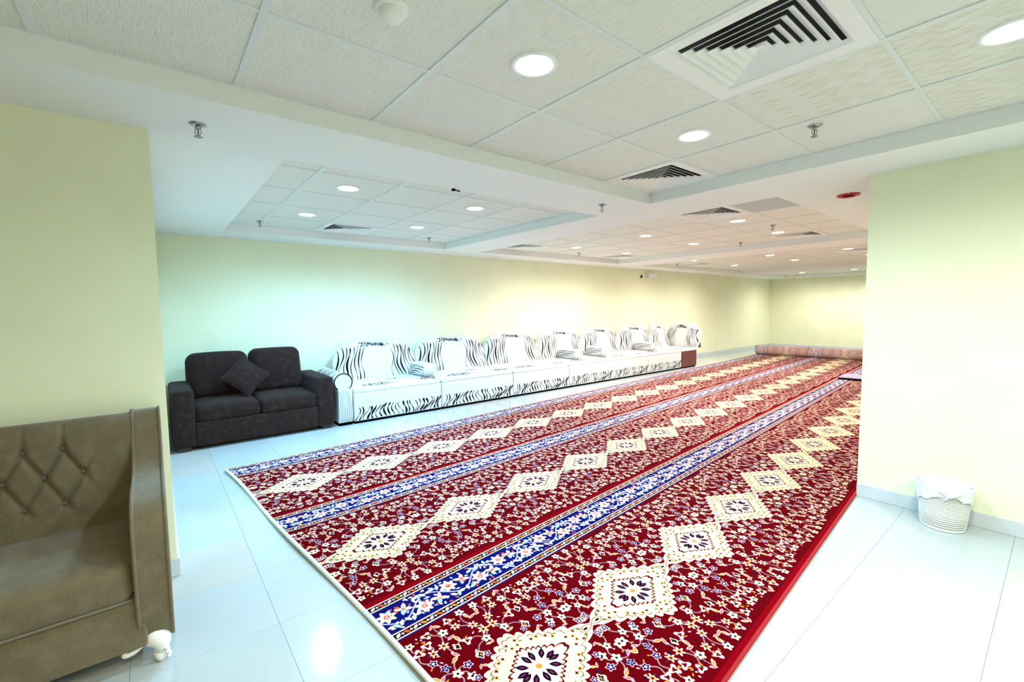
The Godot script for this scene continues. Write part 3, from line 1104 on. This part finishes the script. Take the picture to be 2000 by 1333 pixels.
# ------------------------------------------------------------------ tufted sofa
func build_olive_sofa() -> void:
	var t := thing("tufted_sofa", "olive-taupe velvet sofa with a button-tufted back and white carved legs", "sofa", Vector3(0, 0, 0))
	var x0 := -1.96
	var x1 := 0.0
	var aw := 0.106
	put("base", soft_box(Vector3((x0 + x1) / 2, 0.185, -2.43), Vector3(x1 - x0 - 0.16, 0.20, 0.62), 0.012, 2, 3), M.olive, t)
	var seat := put("seat_cushion", soft_box(Vector3((x0 + x1) / 2, 0.352, -2.385), Vector3(x1 - x0 - 2 * aw - 0.006, 0.155, 0.56), 0.045, 4, 8, Vector3(0, 0.012, 0.012)), M.olive, t)
	put("piping", tube_mesh([Vector3(x0 + aw + 0.01, 0.285, -2.112), Vector3(-0.9, 0.283, -2.103), Vector3(x1 - aw - 0.01, 0.285, -2.112)], [0.005], 6), M.olive_piping, seat)
	# back with diamond tufts
	var buttons := []
	for k in 15:
		buttons.append(Vector2(-0.326 - 0.117 * k, 0.776))
		buttons.append(Vector2(-0.270 - 0.117 * k, 0.664))
		buttons.append(Vector2(-0.330 - 0.117 * k, 0.545))
	var st := begin()
	st.set_smooth_group(0)
	var nx := 230
	var ny := 54
	var bx0 := x0 + aw
	var bx1 := x1 - aw
	var g := []
	for i in nx + 1:
		var x := lerpf(bx0, bx1, float(i) / nx)
		var row := []
		for j in ny + 1:
			row.append(back_point(x, float(j) / ny, buttons))
		g.append(row)
	for i in nx:
		for j in ny:
			quad(st, g[i][j], g[i][j + 1], g[i + 1][j + 1], g[i + 1][j])
	st.set_smooth_group(1)
	for i in nx:
		quad(st, g[i][ny], Vector3(g[i][ny].x, 0.3, -2.765), Vector3(g[i + 1][ny].x, 0.3, -2.765), g[i + 1][ny])
	var bk := put("backrest", done(st), M.olive, t)
	var knob := lathe_mesh([Vector2(0.0095, -0.003), Vector2(0.0085, 0.002), Vector2(0.005, 0.005), Vector2(0.0, 0.006)], 12)
	for b in buttons:
		if b.x < bx0 + 0.05:
			continue
		var p := front_z(b.y)
		var o := put("button", knob, M.olive_piping, bk, Vector3(b.x, b.y, p - 0.016))
		o.rotation.x = PI / 2.0
	# swooping arms
	var line := [Vector2(-2.150, 0.088), Vector2(-2.115, 0.20), Vector2(-2.098, 0.34), Vector2(-2.092, 0.46), Vector2(-2.105, 0.56), Vector2(-2.155, 0.618), Vector2(-2.25, 0.636), Vector2(-2.38, 0.640), Vector2(-2.50, 0.652), Vector2(-2.575, 0.695), Vector2(-2.615, 0.765), Vector2(-2.640, 0.835), Vector2(-2.672, 0.884), Vector2(-2.715, 0.893), Vector2(-2.765, 0.880)]
	var smooth := curve(line, 5)
	var out := PackedVector2Array(smooth)
	out.append(Vector2(-2.765, 0.088))
	for s in 2:
		var a := x1 - aw if s == 0 else x0
		var b := x1 if s == 0 else x0 + aw
		var arm := put("arm", extrude_x(out, a + 0.003, b - 0.003), M.olive, t)
		for e in [a + 0.004, b - 0.004]:
			var path := []
			for p in smooth:
				path.append(Vector3(e, p.y, p.x))
			put("piping", tube_mesh(path, [0.0065], 7), M.olive_piping, arm)
	# carved cabriole legs
	for q in [[-0.065, -2.17, 1.0], [x0 + 0.065, -2.17, -1.0], [-0.065, -2.70, 1.0], [x0 + 0.065, -2.70, -1.0]]:
		var st2 := begin()
		var c := Vector3(q[0], 0, q[1])
		var s: float = q[2]
		tube(st2, curve([c + Vector3(0.0, 0.096, 0.0), c + Vector3(s * 0.018, 0.082, 0.018), c + Vector3(s * 0.024, 0.058, 0.026), c + Vector3(s * 0.012, 0.034, 0.016), c + Vector3(s * 0.018, 0.016, 0.030), c + Vector3(s * 0.026, 0.013, 0.040)], 4), [0.040, 0.041, 0.041, 0.040, 0.038, 0.036, 0.033, 0.030, 0.027, 0.024, 0.022, 0.020, 0.018, 0.017, 0.016, 0.016, 0.016, 0.015, 0.014, 0.013, 0.012], 12)
		var leg := put("leg", done(st2), M.white, t)
		put("carving", tube_mesh(curve([c + Vector3(-s * 0.03, 0.090, 0.020), c + Vector3(-s * 0.055, 0.070, 0.026), c + Vector3(-s * 0.085, 0.066, 0.026), c + Vector3(-s * 0.090, 0.082, 0.024), c + Vector3(-s * 0.15, 0.080, 0.018)], 5), [0.014, 0.013, 0.012, 0.011, 0.010, 0.010, 0.010, 0.010, 0.010, 0.010, 0.010, 0.009, 0.009, 0.008, 0.008, 0.007, 0.006, 0.006, 0.005, 0.004, 0.003], 8), M.white, leg)
		for k in 3:
			put("carving", tube_mesh(curve([c + Vector3(s * (0.026 + 0.008 * k), 0.072 - 0.020 * k, 0.045), c + Vector3(s * (0.040 + 0.004 * k), 0.062 - 0.020 * k, 0.040), c + Vector3(s * (0.032 + 0.004 * k), 0.050 - 0.018 * k, 0.052)], 4), [0.006, 0.0075, 0.006], 6), M.white, leg)

func front_z(y: float) -> float:
	return -2.585 - 0.035 * clampf((y - 0.42) / 0.4, 0.0, 1.0)

func back_point(x: float, t: float, buttons: Array) -> Vector3:
	# t 0 at the seat, 0.78 where the roll begins, 1 behind the top
	if t < 0.78:
		var y := lerpf(0.38, 0.815, t / 0.78)
		var z := front_z(y)
		# pillow height between the buttons: creases follow the diamonds
		var cx := (x + 0.326) / 0.117
		var cy := (y - 0.776) / 0.223
		var a := fposmod(cx + cy, 1.0)
		var b := fposmod(cx - cy, 1.0)
		var da := minf(a, 1.0 - a)
		var db := minf(b, 1.0 - b)
		var zone := clampf((-0.225 - x) / 0.05, 0.0, 1.0) * clampf((y - 0.50) / 0.05, 0.0, 1.0)
		if y > 0.776:
			var col := absf(cx - round(cx))
			var crease := clampf(col / 0.10, 0.0, 1.0)
			z += zone * (lerpf(-0.014, 0.006, crease))
		else:
			var soft := minf(clampf(da / 0.16, 0.0, 1.0), clampf(db / 0.16, 0.0, 1.0))
			z += zone * lerpf(-0.013, 0.013, sin(soft * PI / 2.0))
		if zone < 1.0:
			z += (1.0 - zone) * 0.006
		for q in buttons:
			var d: float = Vector2(x, y).distance_squared_to(q)
			if d < 0.0036:
				z -= 0.020 * exp(-d / 0.00022)
		return Vector3(x, y, z)
	var k := (t - 0.78) / 0.22
	var ang := k * PI * 0.92
	var cz := front_z(0.815) - 0.066
	var ridge := 0.0
	var cc := absf((x + 0.326) / 0.117 - round((x + 0.326) / 0.117))
	if x < -0.225 and k < 0.6:
		ridge = -0.011 * (1.0 - clampf(cc / 0.08, 0.0, 1.0)) * (1.0 - k / 0.6)
	return Vector3(x, 0.815 + sin(ang) * (0.072 + ridge), cz + cos(ang) * (0.068 + ridge))

# ------------------------------------------------------------------ brown loveseat
func build_loveseat() -> void:
	var t := thing("loveseat", "dark brown two-seat sofa with square arms and loose cushions", "sofa", Vector3(0.83, 0, -5.68))
	for s in [-1.0, 1.0]:
		put("arm", soft_box(Vector3(s * 0.652, 0.315, 0.0), Vector3(0.18, 0.555, 0.88), 0.03, 3, 3, Vector3(0.006, 0.006, 0.004)), M.brown, t)
	put("front_rail", soft_box(Vector3(0, 0.155, 0.39), Vector3(1.13, 0.235, 0.09), 0.02, 3, 3), M.brown, t)
	put("seat_deck", bevel_box(Vector3(-0.565, 0.06, -0.40), Vector3(0.565, 0.255, 0.35), 0.01), M.brown, t)
	put("back_frame", soft_box(Vector3(0, 0.37, -0.38), Vector3(1.14, 0.62, 0.14), 0.04, 3, 3), M.brown, t)
	for s in [-1.0, 1.0]:
		put("seat_cushion", soft_box(Vector3(s * 0.2815, 0.345, 0.10), Vector3(0.556, 0.165, 0.66), 0.045, 4, 6, Vector3(0.0, 0.016, 0.012)), M.brown, t)
	var tilt := Basis(Vector3.RIGHT, -0.20)
	put("back_cushion", soft_box(Vector3(-0.30, 0.645, -0.205), Vector3(0.575, 0.51, 0.20), 0.085, 5, 7, Vector3(0.006, 0.012, 0.035), 0, tilt), M.brown, t)
	put("back_cushion", soft_box(Vector3(0.272, 0.655, -0.215), Vector3(0.54, 0.52, 0.20), 0.085, 5, 7, Vector3(0.006, 0.008, 0.035), 0, tilt), M.brown, t)
	for q in [[-0.66, 0.37], [0.66, 0.37], [-0.66, -0.37], [0.66, -0.37]]:
		put("foot", bevel_box(Vector3(q[0] - 0.05, 0, q[1] - 0.04), Vector3(q[0] + 0.05, 0.045, q[1] + 0.04), 0.004), M.brown_leg, t)
	var p := thing("throw_pillow", "dark brown square scatter pillow tilted on its corner on the loveseat", "pillow", Vector3(0.75, 0.645, -5.585))
	p.basis = Basis(Vector3.UP, 0.18) * Basis(Vector3.RIGHT, -0.48) * Basis(Vector3.BACK, 0.76)
	var st := begin()
	st.set_smooth_group(0)
	var n := 16
	for side in [-1.0, 1.0]:
		var g := []
		for i in n + 1:
			var row := []
			for j in n + 1:
				var a := 2.0 * i / n - 1.0
				var b := 2.0 * j / n - 1.0
				var pinch := 1.0 - 0.10 * (1.0 - a * a) * absf(b) - 0.0
				var pinch2 := 1.0 - 0.10 * (1.0 - b * b) * absf(a)
				row.append(Vector3(a * 0.188 * pinch2, b * 0.18 * pinch, side * (0.004 + 0.062 * pow(maxf((1.0 - a * a) * (1.0 - b * b), 0.0), 0.55))))
			g.append(row)
		for i in n:
			for j in n:
				if side > 0.0:
					quad(st, g[i][j], g[i][j + 1], g[i + 1][j + 1], g[i + 1][j])
				else:
					quad(st, g[i][j], g[i + 1][j], g[i + 1][j + 1], g[i][j + 1])
	put("cover", done(st), M.brown, p)

# ------------------------------------------------------------------ zebra-print sofas
func hump(t: float) -> float:
	var h := 0.922 + 0.026 * cos(4.0 * PI * (t - 0.25))
	return h - 0.20 * pow(absf(2.0 * t - 1.0), 6.0)

# a back in its own frame: x from 0 to w, front at z 0, standing on y0
func zebra_back(w: float, y0: float, low := 0.0) -> ArrayMesh:
	var st := begin()
	st.set_smooth_group(0)
	var nx := 36
	var rows := []
	for i in nx + 1:
		var t := float(i) / nx
		var h := hump(t) - low
		var e := 1.0 - pow(absf(2.0 * t - 1.0), 10.0)
		var rad := 0.035 + 0.055 * e
		var bulge := 0.045 * e * (1.0 - 0.35 * exp(-pow((absf(t - 0.5) - 0.19) / 0.02, 2.0)))
		var x := 0.01 + t * (w - 0.02)
		var row := []
		for j in 9:
			var f := j / 8.0
			var y := lerpf(y0, h - rad, f)
			row.append([Vector3(x, y, -0.06 + bulge * sin(PI * clampf(f * 0.85 + 0.15, 0.0, 1.0)) - 0.10 * f), Vector2(t, 1.0 - (y - y0) / 0.53)])
		var front: float = row[8][0].z
		for j in range(1, 10):
			var a := PI * j / 9.0
			row.append([Vector3(x, h - rad + sin(a) * rad, front - rad + cos(a) * rad), Vector2(t, maxf(0.004, 1.0 - (h - rad + sin(a) * rad - y0) / 0.53) if j < 4 else 0.004)])
		row.append([Vector3(x, y0, front - 2.0 * rad - 0.02), Vector2(t, 0.004)])
		rows.append(row)
	for i in nx:
		for j in rows[0].size() - 1:
			quad(st, rows[i][j][0], rows[i][j + 1][0], rows[i + 1][j + 1][0], rows[i + 1][j][0], rows[i][j][1], rows[i][j + 1][1], rows[i + 1][j + 1][1], rows[i + 1][j][1])
	# close the ends
	for e in [0, nx]:
		var c := Vector3(rows[e][0][0].x, (y0 + rows[e][8][0].y) / 2.0, rows[e][8][0].z - 0.05)
		for j in rows[e].size() - 1:
			if e == 0:
				tri(st, c, rows[e][j + 1][0], rows[e][j][0], Vector2(0.5, 0.5), Vector2(0.5, 0.5), Vector2(0.5, 0.5))
			else:
				tri(st, c, rows[e][j][0], rows[e][j + 1][0], Vector2(0.5, 0.5), Vector2(0.5, 0.5), Vector2(0.5, 0.5))
	return done(st)

func build_zebra_sofas() -> void:
	var cuts := [1.79, 2.977, 4.215, 5.43, 6.58, 7.70, 8.905]
	var labels := [
		"zebra-print white sofa section with a rolled arm, next to the brown loveseat",
		"zebra-print white sofa section, second from the brown loveseat",
		"zebra-print white sofa section, third from the brown loveseat",
		"zebra-print white sofa section, fourth from the brown loveseat",
		"zebra-print white sofa section, fifth from the brown loveseat",
		"zebra-print white sofa section joined to the corner piece",
	]
	var g := "zebra-print sofa sections along the wall"
	for n in 6:
		var x: float = cuts[n]
		var w: float = cuts[n + 1] - x
		var t := thing("zebra_sofa", labels[n], "sofa", Vector3(x, 0, -5.24), 0.0, g)
		var gap := 0.006
		put("plinth", box_mesh(Vector3(gap + 0.01, 0.0, -0.80), Vector3(w - gap - 0.01, 0.035, -0.02)), M.black, t)
		put("base", soft_box(Vector3(w / 2, 0.195, -0.42), Vector3(w - 2 * gap, 0.33, 0.84), 0.012, 2, 3, Vector3.ZERO, 3), M.front_print, t)
		put("seat_cushion", soft_box(Vector3(w / 2, 0.388, -0.385), Vector3(w - 2 * gap, 0.075, 0.76), 0.03, 3, 5, Vector3(0, 0.012, 0), 2), M.seat_print, t)
		put("backrest", zebra_back(w, 0.40), M.back_print, t, Vector3(0, 0, -0.60))
		if n == 0:
			build_arm(t)
	# the corner piece, with its unfinished brown side to the room
	var x := 8.905
	var w := 0.62
	var t := thing("zebra_corner_sofa", "zebra-print corner sofa piece with a bare brown front panel", "sofa", Vector3(x, 0, -5.24), 0.0, g)
	put("plinth", box_mesh(Vector3(0.016, 0.0, -0.80), Vector3(w - 0.016, 0.03, -0.02)), M.black, t)
	put("base", soft_box(Vector3(w / 2, 0.20, -0.43), Vector3(w - 0.012, 0.34, 0.82), 0.012, 2, 2), M.linen, t)
	put("brown_panel", bevel_box(Vector3(0.02, 0.03, -0.02), Vector3(w - 0.006, 0.375, 0.002), 0.004), M.brown_panel, t)
	put("seat_cushion", soft_box(Vector3(w / 2, 0.388, -0.385), Vector3(w - 0.012, 0.075, 0.76), 0.03, 3, 4, Vector3(0, 0.012, 0), 2), M.seat_print, t)
	put("backrest", zebra_back(w, 0.40), M.back_print, t, Vector3(0, 0, -0.60))
	var side := put("side_backrest", zebra_back(0.86, 0.40, -0.03), M.back_print, t, Vector3(w - 0.03, 0, -0.86))
	side.rotation.y = -PI / 2.0
	# loose bolsters on the joints
	var where := [[2.80, "on the first zebra sofa section"], [5.74, "on the fourth zebra sofa section, first of its pair"], [6.48, "on the fourth zebra sofa section, against the fifth"], [8.02, "on the zebra sofa section joined to the corner piece"]]
	for q in where:
		var b := thing("bolster", "white bolster with zebra-striped sides " + q[1], "cushion", Vector3(q[0], 0.437, -5.63), 0.0, "bolsters on the zebra sofas")
		put("cover", soft_box(Vector3(0.09, 0.088, 0), Vector3(0.18, 0.175, 0.44), 0.05, 4, 4, Vector3(0.004, 0.006, 0.01), 1), M.bolster_print, b)

func build_arm(t: Node3D) -> void:
	# rolled arm on the first section, its scroll leaning outwards
	var st := begin()
	st.set_smooth_group(0)
	var out := []
	out.append(Vector2(-0.015, 0.04)); out.append(Vector2(-0.01, 0.30)); out.append(Vector2(-0.004, 0.46))
	for k in 15:
		var a := lerpf(-0.15, 1.28, k / 14.0) * PI
		out.append(Vector2(-0.108 + cos(a) * 0.105, 0.515 + sin(a) * 0.105))
	out.append(Vector2(-0.165, 0.38)); out.append(Vector2(-0.172, 0.04))
	var n := out.size()
	var z0 := -0.78
	var z1 := -0.01
	for i in n:
		var a: Vector2 = out[i]
		var b: Vector2 = out[(i + 1) % n]
		for k in 4:
			var f0 := lerpf(z0, z1, k / 4.0)
			var f1 := lerpf(z0, z1, (k + 1) / 4.0)
			var ua := Vector2(1.0 - k / 4.0, clampf(0.55 - (i - 4) / 24.0, 0.01, 0.99))
			var ub := Vector2(1.0 - (k + 1) / 4.0, ua.y)
			quad(st, Vector3(a.x, a.y, f0), Vector3(b.x, b.y, f0), Vector3(b.x, b.y, f1), Vector3(a.x, a.y, f1), ua, ua, ub, ub)
	var arm := put("arm", done(st), M.arm_print, t)
	var face := begin()
	var c := Vector3(-0.095, 0.30, 0.012)
	face.set_smooth_group(0)
	for i in n:
		var a: Vector2 = out[i]
		var b: Vector2 = out[(i + 1) % n]
		var pa := Vector3(a.x, a.y, z1 + 0.004)
		var pb := Vector3(b.x, b.y, z1 + 0.004)
		tri(face, c, pb, pa)
	put("arm_front", done(face), M.linen, arm)
	for k in 7:
		var x := -0.155 + k * 0.022
		put("pleat", tube_mesh(curve([Vector3(x, 0.05, 0.002), Vector3(x + 0.002, 0.20, 0.010), Vector3(lerpf(x, -0.09, 0.3), 0.36, 0.010), Vector3(lerpf(x, -0.10, 0.75), 0.45, 0.006)], 3), [0.006, 0.007, 0.007, 0.007, 0.006, 0.006, 0.005, 0.005, 0.004, 0.003], 6), M.linen, arm)
	var ring := []
	for k in 15:
		var a := lerpf(-0.3, 1.28, k / 14.0) * PI
		ring.append(Vector3(-0.108 + cos(a) * 0.103, 0.515 + sin(a) * 0.103, -0.002))
	put("arm_piping", tube_mesh(ring, [0.006], 6), M.black, arm)
	put("arm_plinth", box_mesh(Vector3(-0.165, 0.0, -0.76), Vector3(-0.015, 0.04, -0.03)), M.black, arm)

# ------------------------------------------------------------------ waste basket
func build_bin() -> void:
	var t := thing("waste_basket", "small white woven plastic waste basket with a knotted liner, against the wall", "waste basket", Vector3(3.655, 0, -0.425))
	var rb := 0.098
	var rt := 0.125
	var h := 0.265
	put("shell", lathe_mesh([Vector2(0.0, 0.008), Vector2(rb - 0.004, 0.008), Vector2(rb + 0.010, 0.11), Vector2(rt - 0.012, 0.225), Vector2(rt - 0.006, h)], 40), M.basket, t)
	put("foot_ring", lathe_mesh([Vector2(rb - 0.01, 0.0), Vector2(rb + 0.002, 0.0), Vector2(rb + 0.004, 0.016), Vector2(rb - 0.002, 0.018)], 40), M.basket, t)
	# woven bands and uprights
	for k in 16:
		var y := 0.03 + k * 0.0125
		var r := lerpf(rb, rt - 0.006, y / h) + 0.001
		var ring := []
		for i in 49:
			var a := TAU * i / 48.0
			var rr := r + 0.0016 * cos(a * 24.0 + (PI if k % 2 else 0.0))
			ring.append(Vector3(cos(a) * rr, y, sin(a) * rr))
		put("woven_band", tube_mesh(ring, [0.0042], 6), M.basket, t)
	put("rim", tube_mesh(circle(rt, h, 40), [0.007], 8), M.bag, t)
	# the liner folded over the rim: deep at one side, gathered into a knot in front
	var st := begin()
	st.set_smooth_group(0)
	var cols := []
	for i in 65:
		var a := TAU * i / 64.0
		var d := wrapf(a - knot_angle(), -PI, PI)
		var drop := 0.045 + 0.060 * minf(absf(d) / 1.3, 1.0) + 0.006 * sin(a * 9.0)
		var col := []
		for j in 7:
			var f := j / 6.0
			var y := h + 0.006 - drop * f
			var r := lerpf(rb, rt, (h - drop * f) / h) + 0.006 + 0.0035 * sin(a * 14.0 + f * 5.0) * f
			col.append(Vector3(cos(a) * r, y, sin(a) * r))
		cols.append(col)
	for i in 64:
		for j in 6:
			quad(st, cols[i][j], cols[i + 1][j], cols[i + 1][j + 1], cols[i][j + 1])
	# inside of the liner
	for i in 64:
		var a0 := TAU * i / 64.0
		var a1 := TAU * (i + 1) / 64.0
		for j in 5:
			var y0 := h + 0.006 - j * 0.05
			var y1 := h + 0.006 - (j + 1) * 0.05
			var r0 := lerpf(rb, rt, y0 / h) - 0.009
			var r1 := lerpf(rb, rt, y1 / h) - 0.009
			quad(st, Vector3(cos(a0) * r0, y0, sin(a0) * r0), Vector3(cos(a0) * r1, y1, sin(a0) * r1), Vector3(cos(a1) * r1, y1, sin(a1) * r1), Vector3(cos(a1) * r0, y0, sin(a1) * r0))
	var liner := put("liner_bag", done(st), M.bag, t)
	var kn := begin()
	var ka := knot_angle()
	var o := Vector3(cos(ka), 0, sin(ka)) * (rt + 0.006) + Vector3(0, h - 0.03, 0)
	var sd := Vector3(-sin(ka), 0, cos(ka))
	tube(kn, curve([o + sd * 0.05 + Vector3(0, 0.022, 0), o + sd * 0.015 + Vector3(0, 0.005, 0), o, o - sd * 0.02 + Vector3(0, 0.004, 0), o - sd * 0.05 + Vector3(0, 0.02, 0)], 4), [0.008, 0.009, 0.010, 0.011, 0.012, 0.014, 0.016, 0.017, 0.017, 0.016, 0.014, 0.012, 0.011, 0.010, 0.009, 0.008, 0.007], 8)
	tube(kn, curve([o, o + sd * 0.012 + Vector3(0, -0.022, 0), o + sd * 0.03 + Vector3(0, -0.03, 0)], 4), [0.012, 0.010, 0.008, 0.006, 0.005], 7)
	put("knot", done(kn), M.bag, liner)

func knot_angle() -> float:
	return atan2(0.30, -0.95)

func circle(r: float, y: float, n: int) -> Array:
	var out := []
	for i in n + 1:
		out.append(Vector3(cos(TAU * i / n) * r, y, sin(TAU * i / n) * r))
	return out
